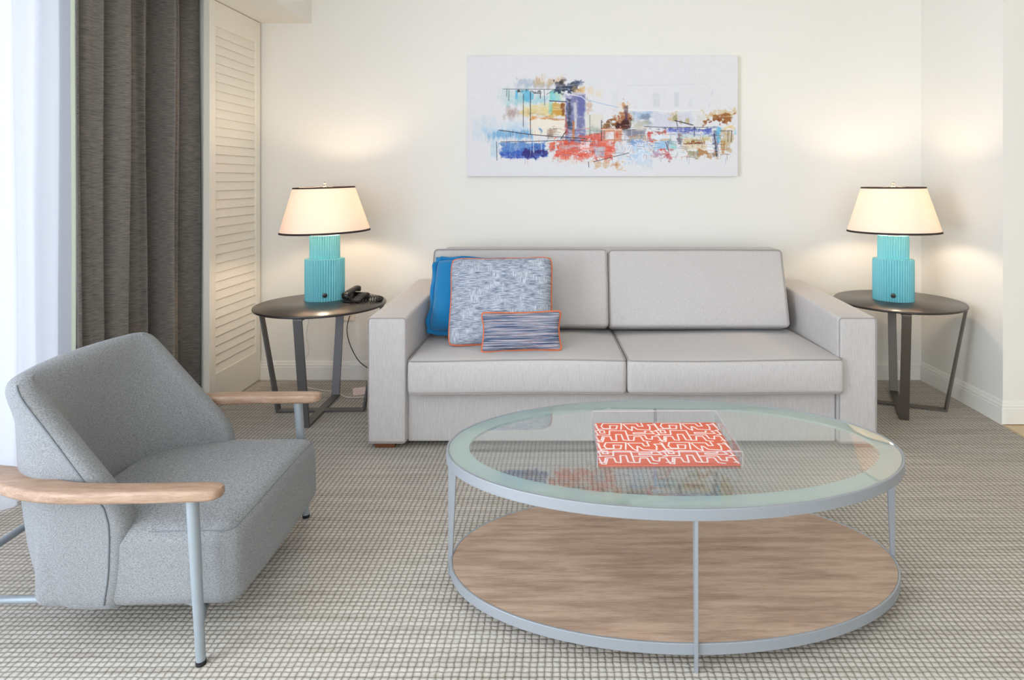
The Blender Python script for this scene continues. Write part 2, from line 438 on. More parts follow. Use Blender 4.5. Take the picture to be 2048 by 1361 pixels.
# arms
def arm(x0, x1, name='arm'):
    hx = (x1 - x0) / 2; cx = (x0 + x1) / 2 - SO[0]
    V, F = rbox(hx, .49, .29, .016, 10, 4)
    V2 = []
    for v in V:
        yy = v.y + 3.39 - SO[1]; zz = v.z + .32
        if v.z > 0: zz += .012 * (yy + .49)/.98*2
        V2.append((v.x + cx, yy, zz))
    o = MB().add(V2, F).build(name, M['sofa'], so, angle=180)
    L = [(cx + x, 3.39 - .4895 - SO[1] + .001, .32 + z) for x, z in rrect(hx - .004, .288, .014, 4, 8)]
    MB().tube(L, .0022, 6, closed=True).build('piping', M['sofa_piping'], o)
arm(-.934, -.753); arm(1.236, 1.416)
# base with front panel, back
V, F = rbox(.993, .46, .13, .008, 8, 3)
MB().add([(v.x, v.y + 3.385 - SO[1], v.z + .16) for v in V], F).build('base', M['sofa'], so, angle=180)
V, F = rbox(.99, .085, .27, .02, 8, 4)
MB().add([(v.x, v.y + 3.755 - SO[1], v.z + .566) for v in V], F).build('back_frame', M['sofa'], so, angle=180)
for (x, y) in ((-.88, 2.955), (1.36, 2.955), (-.88, 3.8), (1.36, 3.8)):
    cxx, cyy = x - SO[0] + .02, y - SO[1]
    MB().hexa([(cxx - .045, cyy - .03, 0), (cxx + .045, cyy - .03, 0), (cxx + .045, cyy + .03, 0), (cxx - .045, cyy + .03, 0),
               (cxx - .05, cyy - .035, .032), (cxx + .05, cyy - .035, .032), (cxx + .05, cyy + .035, .032), (cxx - .05, cyy + .035, .032)]).build('foot', M['foot'], so, bevel=.003)
def cushion(name, cx, cy, cz, hx, hy, hz, r, crown, tilt=0, sk=None, pipe=True, front_bulge=0.0, seed=0):
    rot = Matrix.Rotation(tilt, 3, 'X'); rr_ = random.Random(seed); ph = rr_.random() * 6
    def fn(p):
        x, y, z = p
        kx = max(0, 1 - (x / hx) ** 2); ky = max(0, 1 - (y / hy) ** 2); kz = max(0, 1 - (z / hz) ** 2)
        zz = z + crown * (kx ** .7) * (ky ** .7) * (1 if z > 0 else -.25) * min(1, abs(z) / (hz * .6))
        zz += .004 * math.sin(x * 5 + ph) * (1 if z > 0 else .6)
        yy = y - front_bulge * kx ** .5 * kz ** .5 * (1 if y < 0 else 0)
        xx = x + .006 * kz * (1 if x > 0 else -1) * ky ** .5
        if sk: xx += sk * (y)
        v = rot @ Vector((xx, yy, zz)); return (v.x + cx, v.y + cy, v.z + cz)
    V, F = rbox(hx, hy, hz, r, 16, 5, fn)
    o = MB().add(V, F).build(name, M['sofa'], so, angle=180)
    if pipe:
        for sg in (-1, 1):
            k_ = r * .30
            L = [fn((x, y, sg * (hz - k_ * .6))) for x, y in rrect(hx - k_ * .6, hy - k_ * .6, r * .9, 6, 14)]
            MB().tube(L, .0034, 6, closed=True).build('piping', M['sofa_piping'], o)
    return o
SX = SO[0]; SY = SO[1]
cushion('seat_cushion', -.254 - SX, 3.185 - SY, .340, .498, .325, .078, .02, .022, R(-1.5), -.04, front_bulge=.014, seed=1)
cushion('seat_cushion', .741 - SX, 3.185 - SY, .340, .492, .325, .078, .02, .022, R(-1.5), -.04, front_bulge=.014, seed=2)
# back cushions: thickness axis is z before the tilt
bt = R(90 - 19)
cushion('back_cushion', -.275 - SX, 3.492 - SY, .640, .482, .212, .068, .022, .016, bt, 0, seed=3)
cushion('back_cushion', .694 - SX, 3.492 - SY, .637, .482, .212, .068, .022, .016, bt, 0, seed=4)

# ================================================================== THROW PILLOWS
def pillow(name, label, loc, rot, w_, h_, th, m, pipe=None, flange=0, seed=0, pinch=.035, sag=0.0):
    r_ = random.Random(seed); root = empty(name, loc); root.rotation_euler = rot
    tag(root, label, 'pillow')
    n = 40
    ph = [r_.random() * 6 for _ in range(8)]
    def shape(u, v, side):
        x = u * w_ / 2; z = v * h_ / 2
        x *= 1 - pinch * (1 - v * v) * abs(u) ** 3; z *= 1 - pinch * (1 - u * u) * abs(v) ** 3
        kc = 1 - .055 * (abs(u) * abs(v)) ** 7; x *= kc; z *= kc
        e = (max(0, 1 - u ** 4) * max(0, 1 - v ** 4)) ** .5
        e = e ** .8
        wr = .006 * math.sin(9 * u + ph[0] + 4 * v) * math.sin(7 * v + ph[1]) * e
        edge = abs(u) ** 6 + abs(v) ** 6
        wob = .004 * math.sin(u * 8 + ph[2] + side * 0) * abs(v) ** 4 + .004 * math.sin(v * 7 + ph[3]) * abs(u) ** 4
        y = side * (th / 2 * e + wr) + wob - sag * (1 - v) * .0
        return (x, y, z + h_ / 2)
    us = [math.sin((-1 + 2 * i / n) * PI / 2) for i in range(n + 1)]
    V = []; F = []; idx = {}
    for s in (-1, 1):
        for j in range(n + 1):
            for i in range(n + 1):
                if s == 1 and (i in (0, n) or j in (0, n)): idx[s, i, j] = idx[-1, i, j]; continue
                idx[s, i, j] = len(V); V.append(shape(us[i], us[j], s))
        for j in range(n):
            for i in range(n):
                q = (idx[s, i, j], idx[s, i + 1, j], idx[s, i + 1, j + 1], idx[s, i, j + 1])
                F.append(q if s == -1 else tuple(reversed(q)))
    body = MB().add(V, F).build('cover', m, root, angle=180)
    edge = [(u, -1) for u in us] + [(1, v) for v in us[1:]] + [(u, 1) for u in reversed(us[:-1])] + [(-1, v) for v in reversed(us[1:-1])]
    if pipe:
        L = [shape(u, v, 0) for u, v in edge]
        MB().tube(L, .0062, 8, closed=True).build('piping', pipe, root, angle=180)
    if flange:
        A = []; B = []
        for kq, (u, v) in enumerate(edge):
            p = Vector(shape(u, v, 0)); A.append(p)
            c = Vector((p.x, 0, p.z - h_ / 2)); 
            ox = (1 if u >= 1 else -1 if u <= -1 else 0); oz = (1 if v >= 1 else -1 if v <= -1 else 0)
            wv_ = .012 * math.sin(kq * .55 + ph[4]) + .008 * math.sin(kq * .23 + ph[5])
            B.append(p + Vector((ox * flange, wv_, oz * flange)))
        # solid strip
        t = .003; V = []; F = []; nn = len(edge)
        for L, dy in ((A, -t), (B, -t), (B, t), (A, t)): V += [(p[0], p[1] + dy, p[2]) for p in L]
        for a in range(4):
            for i in range(nn):
                j = (i + 1) % nn; b_ = (a + 1) % 4
                F.append((a * nn + i, a * nn + j, b_ * nn + j, b_ * nn + i))
        MB().add(V, F).build('flange', m, root, angle=180)
    return root
pillow('throw_pillow', 'bright blue pillow with flanged edge, half hidden behind the embroidered pillow', (-.478, 3.236, .459), (R(-20), R(1.5), R(-3)), .50, .375, .13, M['blue'], flange=.024, seed=3)
pillow('throw_pillow.001', 'large square grey-blue embroidered pillow with orange piping', (-.338, 3.068, .439), (R(-20), R(-.6), R(2)), .515, .435, .15, M['embroid'], M['orange_pipe'], seed=12, pinch=.04)
pillow('throw_pillow.002', 'small oblong navy and white striped lumbar pillow with orange piping', (-.228, 2.965, .438), (R(-14), R(-1.0), R(2)), .385, .183, .085, M['stripe'], M['orange_pipe'], seed=5, pinch=.09)

# ================================================================== SIDE TABLES
def ellipse(a, b_, n, z, cx=0, cy=0): return [(cx + a * math.cos(2 * PI * i / n), cy + b_ * math.sin(2 * PI * i / n), z) for i in range(n)]
def side_table(loc, rz, label, metal, rt=.355):
    root = empty('side_table', loc); tag(root, label, 'table', 'round side tables at the sofa ends')
    H = .58
    MB().loft([ellipse(rt - .003, rt - .003, 96, H - .012), ellipse(rt, rt, 96, H - .009), ellipse(rt, rt, 96, H - .003), ellipse(rt - .003, rt - .003, 96, H)]).build('tabletop', M['table_black'], root, angle=50)
    for ang in (0, 90):
        a = rz + R(ang); d = Vector((math.cos(a), math.sin(a), 0)); p = Vector((-d.y, d.x, 0)); hw = .0225; t = .010; dz = .0008 if ang else 0
        fr = root
        top, bot = .328, .232
        zt = H - .0125 - dz
        # floor bar and top bar of one closed loop frame
        def bar(pts, nm):
            loops = []
            for s in (-1, 1): loops.append([tuple(d * q[0] + p * (s * hw) + Vector((0, 0, q[1]))) for q in pts])
            return MB().loft(loops).build(nm, metal, fr, smooth=False, bevel=.0012, seg=1)
        bar([(-bot, dz), (bot, dz), (bot, t + dz), (-bot, t + dz)], 'floor_bar')
        bar([(-top, zt - t), (top, zt - t), (top, zt), (-top, zt)], 'top_bar')
        for s in (-1, 1):
            bar([(s * (bot - t), t + dz), (s * bot, dz), (s * top, zt), (s * (top - t), zt - t)], 'leg')
    return root
side_table((-1.338, 3.39, 0), R(2), 'round black-topped side table on grey legs, left of the sofa', M['bronze'], .336)
side_table((1.812, 3.475, 0), R(-21), 'round black-topped side table on brownish legs, right of the sofa', M['bronze_brown'], .330)

# ================================================================== LAMPS
def glow(power):
    m = bpy.data.materials.new('lit_bulb'); m.use_nodes = True; k = N(m); k.t.nodes.remove(k.b)
    e = k.n('ShaderNodeEmission'); e.inputs[0].default_value = (*LAMP_C, 1); e.inputs[1].default_value = power * 28
    k.l(e.outputs[0], k.o.inputs[0]); return m
def lamp(loc, label, power, tilt=0.0, turn=0.0):
    root = empty('table_lamp', loc, turn); tag(root, label, 'lamp', 'teal fluted table lamps')
    def fluted(a, b_, z0, z1, n, name, top_r=.004):
        per = 8; NN = n * per; loops = []
        def ring(z, sc_, fl):
            L = []
            for i in range(NN):
                t = 2 * PI * i / NN
                c, s = math.cos(t), math.sin(t)
                x = a * c; y = b_ * s
                k_ = 1 - fl * (1 - abs(math.sin(n * t / 2)))
                L.append((x * k_ * sc_, y * k_ * sc_, z))
            return L
        loops = [ring(z0, .985, .09), ring(z0 + .003, 1, .09), ring(z1 - .006, 1, .09), ring(z1 - .002, .99, .03), ring(z1, .97, .0), ring(z1, .5, 0), ring(z1, .05, 0)]
        return MB().loft(loops).build(name, M['teal'], root, angle=35)
    fluted(.105, .078, 0, .229, 46, 'base')
    fluted(.080, .056, .229, .357, 36, 'upper_tier')
    # switch on the front
    def disc(r0, y0, y1, z, m, nm, par, x=0.0):
        MB().loft([[(x + r0 * math.cos(2 * PI * i / 32), y0, z + r0 * math.sin(2 * PI * i / 32)) for i in range(32)],
                   [(x + r0 * math.cos(2 * PI * i / 32), y1, z + r0 * math.sin(2 * PI * i / 32)) for i in range(32)],
                   [(x + r0 * .8 * math.cos(2 * PI * i / 32), y1 - .001, z + r0 * .8 * math.sin(2 * PI * i / 32)) for i in range(32)]]).build(nm, m, par)
    disc(.0125, -.070, -.0805, .036, M['black'], 'switch_plate', root); disc(.005, -.079, -.0850, .036, M['black'], 'knob', root)
    # neck and socket
    prof = [(.030, .357), (.030, .361), (.012, .365), (.009, .371), (.009, .410), (.014, .414), (.014, .45), (.010, .455)]
    MB().loft([ellipse(r, r, 20, z) for r, z in prof]).build('neck', M['nickel'], root)
    MB().loft([ellipse(r, r, 24, z) for r, z in [(.012, .455), (.016, .475), (.026, .495), (.030, .515), (.028, .53), (.018, .545), (.005, .550)]]).build('bulb', glow(power), root, angle=180)
    zb, zt = .377, .625
    # harp and spider with finial
    hb = MB()
    hb.tube([(-.012, 0, .452), (-.045, 0, .50), (-.052, 0, .56), (-.03, 0, .615), (0, 0, .628), (.03, 0, .615), (.052, 0, .56), (.045, 0, .50), (.012, 0, .452)], .0015, 6)
    hb.build('harp', M['nickel'], root)
    a0, b0, a1, b1 = .238, .238, .161, .161
    sb = MB()
    for q in range(3):
        t = 2 * PI * q / 3 + .5; sb.tube([(0, 0, .628), (a1 * .5 * math.cos(t), b1 * .5 * math.sin(t), .622), (a1 * .985 * math.cos(t), b1 * .985 * math.sin(t), zt - .004)], .0014, 6)
    sb.build('spider', M['nickel'], root)
    MB().loft([ellipse(r, r, 14, z) for r, z in [(.003, .628), (.006, .632), (.003, .637), (.007, .643), (.0075, .648), (.002, .654)]]).build('finial', M['nickel'], root)
    n = 96; th = .0012
    shd = MB().loft([ellipse(a0, b0, n, zb), ellipse(a1, b1, n, zt), ellipse(a1 - th, b1 - th, n, zt), ellipse(a0 - th, b0 - th, n, zb)], closed_loop=True).build('lamp_shade', M['shade'], root, angle=60)
    def band(a, b_, z, hgt, sl, nm):
        o = MB().loft([ellipse(a + .0012, b_ + .0012, n, z), ellipse(a + .0012 - sl * hgt, b_ + .0012 - sl * hgt, n, z + hgt), ellipse(a - .002 - sl * hgt, b_ - .002 - sl * hgt, n, z + hgt), ellipse(a - .002, b_ - .002, n, z)], closed_loop=True).build(nm, M['trimblack'], shd, angle=60)
        o['label'] = 'dark brown ribbon trim'
    band(a0, b0, zb - .0005, .010, .32, 'bottom_trim'); band(a1 + .0022, b1 + .0022, zt - .007, .0075, .32, 'top_trim')
    ca_ = .50; shd.rotation_euler = (0, -tilt, 0); shd.location = (ca_ * math.sin(tilt), 0, ca_ * (1 - math.cos(tilt)))
    return root
lamp((-1.360, 3.495, .580), 'teal fluted table lamp beside the black telephone, on the left side table', LAMP_W, R(1.6), R(21))
lamp((1.788, 3.485, .580), 'teal fluted table lamp in the corner, on the right side table', LAMP_W * .85, R(.4), R(-27))

# ================================================================== TELEPHONE
ph = empty('telephone', (-1.175, 3.46, .580), R(-12)); ph.scale = (.66, .66, .66); tag(ph, 'black corded desk telephone beside the lamp on the left side table', 'telephone')
def lp(prof, x0, x1, cr=0): return MB().loft([[(x0, y, z) for y, z in prof], [(x1, y, z) for y, z in prof]])
lp([(-.09, 0), (.09, 0), (.095, .05), (.07, .062), (-.085, .02)], -.075, .075).build('phone_base', M['black'], ph, bevel=.008)
kp = MB()
for i in range(3):
    for j in range(4): kp.box(.012 + i * .018, .024 + i * .018, -.06 + j * .024, -.046 + j * .024, .02 + (j * .024) * .27, .0345 + j * .024 * .27)
kp.build('keypad', M['bronze'], ph, bevel=.001)
hs = MB(); loops = []
for i in range(17):
    t = i / 16; y = -.105 + .21 * t; e = abs(2 * t - 1); wv_ = .027 + .010 * e ** 2; hz_ = .017 + .014 * e ** 3
    zc = .050 + .016 * (1 - e ** 2) + t * .034
    sc_ = 1 if 0 < i < 16 else .6
    loops.append([(-.042 + wv_ * sc_ * math.copysign(abs(math.cos(q * PI / 8)) ** .6, math.cos(q * PI / 8)), y, zc + hz_ * sc_ * math.copysign(abs(math.sin(q * PI / 8)) ** .6, math.sin(q * PI / 8))) for q in range(16)])
hs.loft(loops).build('handset', M['black'], ph, angle=60)
# coiled cord
def helix(ctrl, turns, r, wire, nseg=16):
    ctrl = [Vector(c) for c in ctrl]; N_ = turns * nseg; pts = []
    def cr(t):
        t *= len(ctrl) - 1; i = min(int(t), len(ctrl) - 2); u = t - i
        p0, p1, p2, p3 = ctrl[max(i - 1, 0)], ctrl[i], ctrl[i + 1], ctrl[min(i + 2, len(ctrl) - 1)]
        return .5 * ((2 * p1) + (p2 - p0) * u + (2 * p0 - 5 * p1 + 4 * p2 - p3) * u * u + (3 * p1 - p0 - 3 * p2 + p3) * u ** 3)
    for i in range(N_ + 1):
        t = i / N_; p = cr(t); d = (cr(min(1, t + .01)) - cr(max(0, t - .01))).normalized()
        a = d.cross(Vector((0, 0, 1))).normalized(); b_ = a.cross(d)
        pts.append(p + (a * math.cos(2 * PI * i / nseg) + b_ * math.sin(2 * PI * i / nseg)) * r)
    return MB().tube(pts, wire, 5)
helix([(-.02, -.10, .045), (.05, -.115, .022), (.13, -.09, .0175), (.195, -.03, .0175), (.208, .04, .0175), (.16, .085, .0175), (.085, .06, .022)], 26, .0140, .0032, 14).build('coil_cord', M['black'], ph, angle=180)

# ================================================================== COFFEE TABLE
ct = empty('coffee_table', (.32, 1.985, 0)); tag(ct, 'oval two-tier coffee table with glass top and wood lower shelf in silver frame', 'table')
A_, B_ = .706, .396; n = 160; ZT = .415
def ring(name, a, b_, wd, z0, z1, m, par, bev=.0015):
    o = MB().loft([ellipse(a, b_, n, z0), ellipse(a, b_, n, z1), ellipse(a - wd, b_ - wd, n, z1), ellipse(a - wd, b_ - wd, n, z0)], closed_loop=True).build(name, m, par, angle=40, bevel=bev, seg=2)
    return o
ring('top_rim', A_, B_, .008, ZT - .030, ZT + .0005, M['silver'], ct)
g = A_ - .0085, B_ - .0085; bd = .062
gt = MB().loft([ellipse(g[0] - bd, g[1] - bd, n, ZT - .009), ellipse(g[0] - bd, g[1] - bd, n, ZT - .001)]).build('glass_top', M['glass'], ct, smooth=False)
ring('frosted_band', g[0], g[1], bd, ZT - .009, ZT - .001, M['frost'], gt, 0)['label'] = 'frosted pale green glass border'
ring('glass_support', A_ - .008, B_ - .008, .010, ZT - .016, ZT - .0095, M['silver'], ct, 0)
ZS = .066
ring('shelf_rim', A_ - .012, B_ - .012, .007, ZS - .028, ZS + .001, M['silver'], ct)
MB().loft([ellipse(A_ - .0195, B_ - .0195, n, ZS - .018), ellipse(A_ - .0195, B_ - .0195, n, ZS)]).build('shelf', M['shelf'], ct, smooth=False)['label'] = 'weathered oak wood lower shelf'
for (dx, dy) in ((-1, 0), (1, 0), (0, -1), (0, 1)):
    a_out = (A_ if dx else B_) - .001
    d = Vector((dx, dy, 0)); p = Vector((-dy, dx, 0)); t = .0048
    P = []
    for z, wdt in ((0, .013), (ZT - .030, .030)):
        o1 = a_out - .002; i1 = a_out - wdt
        P += [tuple(d * i1 - p * t + Vector((0, 0, z))), tuple(d * o1 - p * t + Vector((0, 0, z))), tuple(d * o1 + p * t + Vector((0, 0, z))), tuple(d * i1 + p * t + Vector((0, 0, z)))]
    MB().hexa(P).build('leg', M['silver'], ct, smooth=False, bevel=.001, seg=1)

# ================================================================== TRAY
TR = (.288, 1.985); tx, ty = .211, .162; z0 = ZT + .0002
tr = empty('serving_tray', (TR[0], TR[1], z0), R(0.6)); tag(tr, 'clear acrylic tray with coral and white maze patterned base on the coffee table', 'tray')
t = .0045; hT = .044
b = MB(); b.box(-tx, tx, -ty, -ty + t, 0, hT); b.box(-tx, tx, ty - t, ty, 0, hT)
for s in (-1, 1):
    xa, xb = (-tx, -tx + t) if s < 0 else (tx - t, tx)
    b.box(xa, xb, -ty + t, ty - t, 0, .016); b.box(xa, xb, -ty + t, ty - t, .034, hT)
    b.box(xa, xb, -ty + t, -.055, .016, .034); b.box(xa, xb, .055, ty - t, .016, .034)
wl = b.build('walls', M['acrylic'], tr, smooth=False, bevel=.0008, seg=1)
e_ = MB(); q = .0011  # thin pale tubes added as white highlights along the acrylic edges
for z in (hT - .0002,):
    for o2 in (0, t): e_.tube([(-tx + o2, -ty + o2, z), (tx - o2, -ty + o2, z), (tx - o2, ty - o2, z), (-tx + o2, ty - o2, z)], q * .6, 4, closed=True)
for sx in (-1, 1):
    for sy in (-1, 1): e_.tube([(sx * tx, sy * ty, 0), (sx * tx, sy * ty, hT)], q * .6, 4)
e_.build('edge_highlights', M['edge'], wl, smooth=False)
W_, H_ = 520, 400
img = np.zeros((H_, W_, 3)); img[:] = lin((226, 108, 80))
unit = [
 [(510,305),(275,305),(250,345),(275,372),(360,372),(360,332),(455,335),(435,379),(205,380),(185,310),(165,308)],
 [(510,305),(495,384)],
 [(545,310),(700,312),(720,345),(775,345),(760,300)],
 [(530,312),(585,378),(630,402),(635,348),(655,352),(700,386),(850,395),(862,350),(838,323),(925,323),(965,395),(1000,398)],
 [(165,400),(225,398),(225,432),(285,432),(278,400),(245,400)],
 [(165,455),(340,455),(348,400),(545,403),(568,525),(500,520),(485,450),(420,450),(415,525),(360,520),(345,475),(250,475),(232,523),(165,525)],
 [(640,430),(640,442),(895,442),(855,410),(930,408),(960,458),(905,460)],
 [(640,428),(785,428),(785,410),(800,408)],
 [(565,460),(770,460),(790,505),(850,512),(862,475),(935,478),(965,538),(1010,540),(1030,487)],
 [(575,525),(625,525),(640,478),(720,478),(745,530),(820,538)],
]
def draw(img, pts, col, rad):
    H, Wd = img.shape[:2]
    for (x0, y0_), (x1, y1_) in zip(pts[:-1], pts[1:]):
        ax, bx = int(max(0, min(x0, x1) - rad - 1)), int(min(Wd, max(x0, x1) + rad + 2))
        ay, by = int(max(0, min(y0_, y1_) - rad - 1)), int(min(H, max(y0_, y1_) + rad + 2))
        if ax >= bx or ay >= by: continue
        yy, xx = np.mgrid[ay:by, ax:bx]
        dx, dy = x1 - x0, y1_ - y0_; L2 = dx * dx + dy * dy + 1e-9
        tt = np.clip(((xx - x0) * dx + (yy - y0_) * dy) / L2, 0, 1)
        d = np.hypot(xx - x0 - tt * dx, yy - y0_ - tt * dy)
        a = np.clip(rad - d + .5, 0, 1)[..., None]
        img[ay:by, ax:bx] = img[ay:by, ax:bx] * (1 - a) + np.array(col) * a
pu, pv = W_ * .485, H_ * .495
for uy in range(-1, 3):
    for ux in range(-1, 3):
        for pl in unit:
            q = []
            for (x, y) in pl:
                # zoomed picture rows widen towards the viewer: undo that to get the flat print
                v = (y - 295) / 245.0; wu = 745 + 20 * v; u = (x - (165 + 4 * v)) / wu
                q.append((u * pu + ux * pu, v * pv + uy * pv))
            draw(img, q, lin((250, 232, 226)), 3.2)
def picture(name, img, w_, h_, m, parent, axis='XY', z=0, thick=.001):
    H, Wd = img.shape[:2]
    xs = np.linspace(-w_ / 2, w_ / 2, Wd); ys = np.linspace(h_ / 2, -h_ / 2, H)
    X, Y = np.meshgrid(xs, ys)
    if axis == 'XY': co = np.stack([X, Y, np.full_like(X, z)], -1)
    else: co = np.stack([X, np.full_like(X, z), Y], -1)
    co = co.reshape(-1, 3).astype(np.float32)
    i = np.arange((H - 1) * (Wd - 1)); r = i // (Wd - 1); c = i % (Wd - 1); a = r * Wd + c
    q = np.stack([a, a + Wd, a + Wd + 1, a + 1], -1)
    me = bpy.data.meshes.new(name); me.vertices.add(len(co)); me.vertices.foreach_set('co', co.ravel())
    me.loops.add(q.size); me.loops.foreach_set('vertex_index', q.ravel().astype(np.int32))
    me.polygons.add(len(q)); me.polygons.foreach_set('loop_start', (np.arange(len(q)) * 4).astype(np.int32))
    me.update(calc_edges=True)
    at = me.color_attributes.new('Col', 'FLOAT_COLOR', 'POINT')
    rgba = np.concatenate([img.reshape(-1, 3), np.ones((H * Wd, 1))], 1).astype(np.float32)
    at.data.foreach_set('color', rgba.ravel())
    return link(name, me, m, parent, smooth=False)
o = picture('patterned_insert', img, 2 * tx - .012, 2 * ty - .012, M['print'], tr, 'XY', .0058)
o['label'] = 'coral paper printed with white maze lines'
MB().box(-tx + t, tx - t, -ty + t, ty - t, 0, .005).build('tray_floor', mat('insert_edge', (226, 108, 80), .6), tr, smooth=False)

# ================================================================== PAINTING
# abstract cityscape, laid out in the frame of a 1780 x 785 board
PW, PH = 760, 336; K = PW / 1780.0
nr = np.random.RandomState(11)
def vnoise(fx, fy, seed=0, oct=4):
    rs = np.random.RandomState(seed); out = np.zeros((PH, PW)); amp = 1; tot = 0
    for o_ in range(oct):
        gx, gy = max(2, int(fx * 2 ** o_)), max(2, int(fy * 2 ** o_))
        g_ = rs.rand(gy + 2, gx + 2)
        yy = np.linspace(0, gy, PH, endpoint=False); xx = np.linspace(0, gx, PW, endpoint=False)
        yi = yy.astype(int); xi = xx.astype(int); ty_ = (yy - yi)[:, None]; tx_ = (xx - xi)[None]
        ty_ = ty_ * ty_ * (3 - 2 * ty_); tx_ = tx_ * tx_ * (3 - 2 * tx_)
        a = g_[yi][:, xi]; b_ = g_[yi][:, xi + 1]; c = g_[yi + 1][:, xi]; d_ = g_[yi + 1][:, xi + 1]
        out += amp * ((a * (1 - tx_) + b_ * tx_) * (1 - ty_) + (c * (1 - tx_) + d_ * tx_) * ty_); tot += amp; amp *= .6
    return out / tot
canvas = np.zeros((PH, PW, 3)); canvas[:] = (224, 222, 224)
YY, XX = np.mgrid[0:PH, 0:PW]; XX = XX / K; YY = YY / K
NV = [vnoise(60, 12, 1), vnoise(18, 30, 2), vnoise(90, 40, 3), vnoise(120, 14, 4), vnoise(30, 70, 5), vnoise(200, 90, 6, 2)]
WX_ = (vnoise(24, 12, 7) - .5); WY_ = (vnoise(24, 12, 8) - .5)
def blob(x0, y0_, x1, y1_, col, a=.9, soft=22, ns=0, rag=1.0, rect=True, warp=26):
    global canvas
    x0 -= 115; x1 -= 115; y0_ -= 80; y1_ -= 80
    X = XX + WX_ * warp * 2; Y = YY + WY_ * warp * 2
    if rect:
        d = np.minimum(np.minimum(X - x0, x1 - X), np.minimum(Y - y0_, y1_ - Y))
    else:
        d = (1 - np.hypot((X - (x0 + x1) / 2) / ((x1 - x0) / 2), (Y - (y0_ + y1_) / 2) / ((y1_ - y0_) / 2))) * min(x1 - x0, y1_ - y0_) / 2
    mask = np.clip((d + (NV[ns] - .5) * rag * 90) / soft, 0, 1)
    mask = mask * a * np.clip(.72 + (NV[(ns + 2) % 6] - .38) * 1.6, .25, 1)
    canvas = canvas * (1 - mask[..., None]) + np.array(col) * mask[..., None]
def stroke(pts, col, wd=3, a=.85):
    global canvas
    q = [((x - 115) * K, (y - 80) * K) for x, y in pts]
    base = canvas.copy(); draw(base, q, col, max(.55, wd * K / 2)); canvas = canvas * (1 - a) + base * a
B = blob
B(150, 480, 560, 640, (150, 196, 226), .45, 80, 0, 1.2); B(230, 560, 560, 640, (110, 168, 210), .7, 40, 3)
B(330, 280, 540, 420, (176, 206, 204), .6, 50, 0); B(430, 230, 720, 300, (150, 168, 190), .6, 30, 3)
B(560, 215, 760, 290, (206, 170, 120), .7, 30, 3); B(350, 410, 560, 490, (160, 128, 120), .65, 40, 0)
B(380, 330, 640, 400, (150, 200, 208), .7, 26, 0); B(470, 380, 700, 470, (226, 204, 128), .75, 30, 1)
B(520, 430, 780, 470, (200, 164, 110), .6, 20, 4); B(660, 372, 765, 465, (204, 152, 60), .9, 14, 2, .5); B(735, 380, 780, 470, (120, 62, 30), .8, 14, 0, .6)
B(650, 300, 740, 372, (96, 196, 208), .8, 12, 0, .5); B(690, 300, 760, 366, (200, 216, 190), .7, 16, 2); B(645, 300, 680, 450, (120, 200, 186), .6, 10, 0, .4)
B(440, 300, 600, 322, (40, 44, 48), .85, 8, 3, .4); B(485, 318, 550, 375, (90, 176, 214), .75, 10, 0, .6); B(425, 300, 452, 370, (80, 176, 220), .8, 8, 0, .5)
B(520, 470, 770, 610, (240, 228, 208), .9, 14, 2, .5); B(540, 468, 640, 500, (214, 140, 70), .85, 10, 4, .4); B(640, 472, 780, 492, (176, 104, 50), .7, 8, 4, .4)
B(650, 560, 700, 620, (150, 120, 100), .7, 10, 0, .5); B(598, 540, 618, 625, (90, 140, 190), .85, 5, 0, .3)
B(300, 560, 540, 625, (112, 166, 206), .7, 22, 3, .8)
B(335, 645, 640, 745, (66, 112, 184), .92, 16, 4, .5); B(340, 700, 640, 745, (54, 80, 176), .85, 14, 2, .5); B(470, 680, 640, 735, (48, 34, 100), .8, 14, 2, .7); B(345, 648, 560, 690, (110, 150, 204), .7, 14, 4, .4)
B(250, 610, 330, 740, (160, 200, 222), .55, 26, 0)
B(690, 250, 870, 320, (44, 54, 78), .92, 14, 2, .7); B(725, 228, 780, 290, (76, 60, 50), .7, 14, 2, .7, False); B(830, 235, 900, 290, (96, 110, 140), .7, 12, 1, .8)
B(820, 280, 905, 345, (214, 170, 96), .7, 18, 2, .7); B(905, 290, 1000, 340, (226, 200, 160), .55, 24, 3)
B(762, 330, 898, 660, (120, 122, 164), .95, 8, 0, .18, warp=6); B(770, 350, 812, 560, (58, 62, 80), .85, 14, 1, .5, warp=6); B(840, 340, 892, 480, (104, 108, 164), .9, 12, 1, .3, warp=6)
B(818, 380, 842, 560, (226, 222, 220), .85, 8, 0, .2, warp=5); B(808, 500, 826, 620, (206, 120, 60), .85, 6, 0, .2, warp=5); B(760, 470, 778, 600, (190, 90, 70), .7, 8, 0, .3, warp=4)
B(750, 318, 905, 345, (196, 190, 214), .8, 6, 3, .3); B(898, 370, 935, 470, (200, 160, 130), .6, 14, 2, .8)
B(880, 440, 1000, 560, (222, 214, 190), .6, 30, 1); B(900, 540, 1010, 600, (166, 176, 156), .7, 16, 3, .6)
B(700, 630, 1100, 760, (224, 92, 70), .95, 20, 2, .9); B(860, 590, 1000, 650, (216, 84, 66), .8, 18, 1, .8); B(650, 640, 720, 715, (218, 88, 60), .85, 14, 2, .9, False)
B(735, 655, 860, 690, (186, 172, 186), .75, 10, 4, .3); B(740, 668, 850, 684, (222, 84, 66), .8, 6, 4, .2)
B(850, 630, 930, 715, (246, 232, 232), .9, 8, 5, .9, False); B(945, 672, 1025, 750, (190, 192, 200), .92, 10, 0, .3); B(1090, 640, 1170, 750, (206, 212, 222), .75, 14, 0, .7)
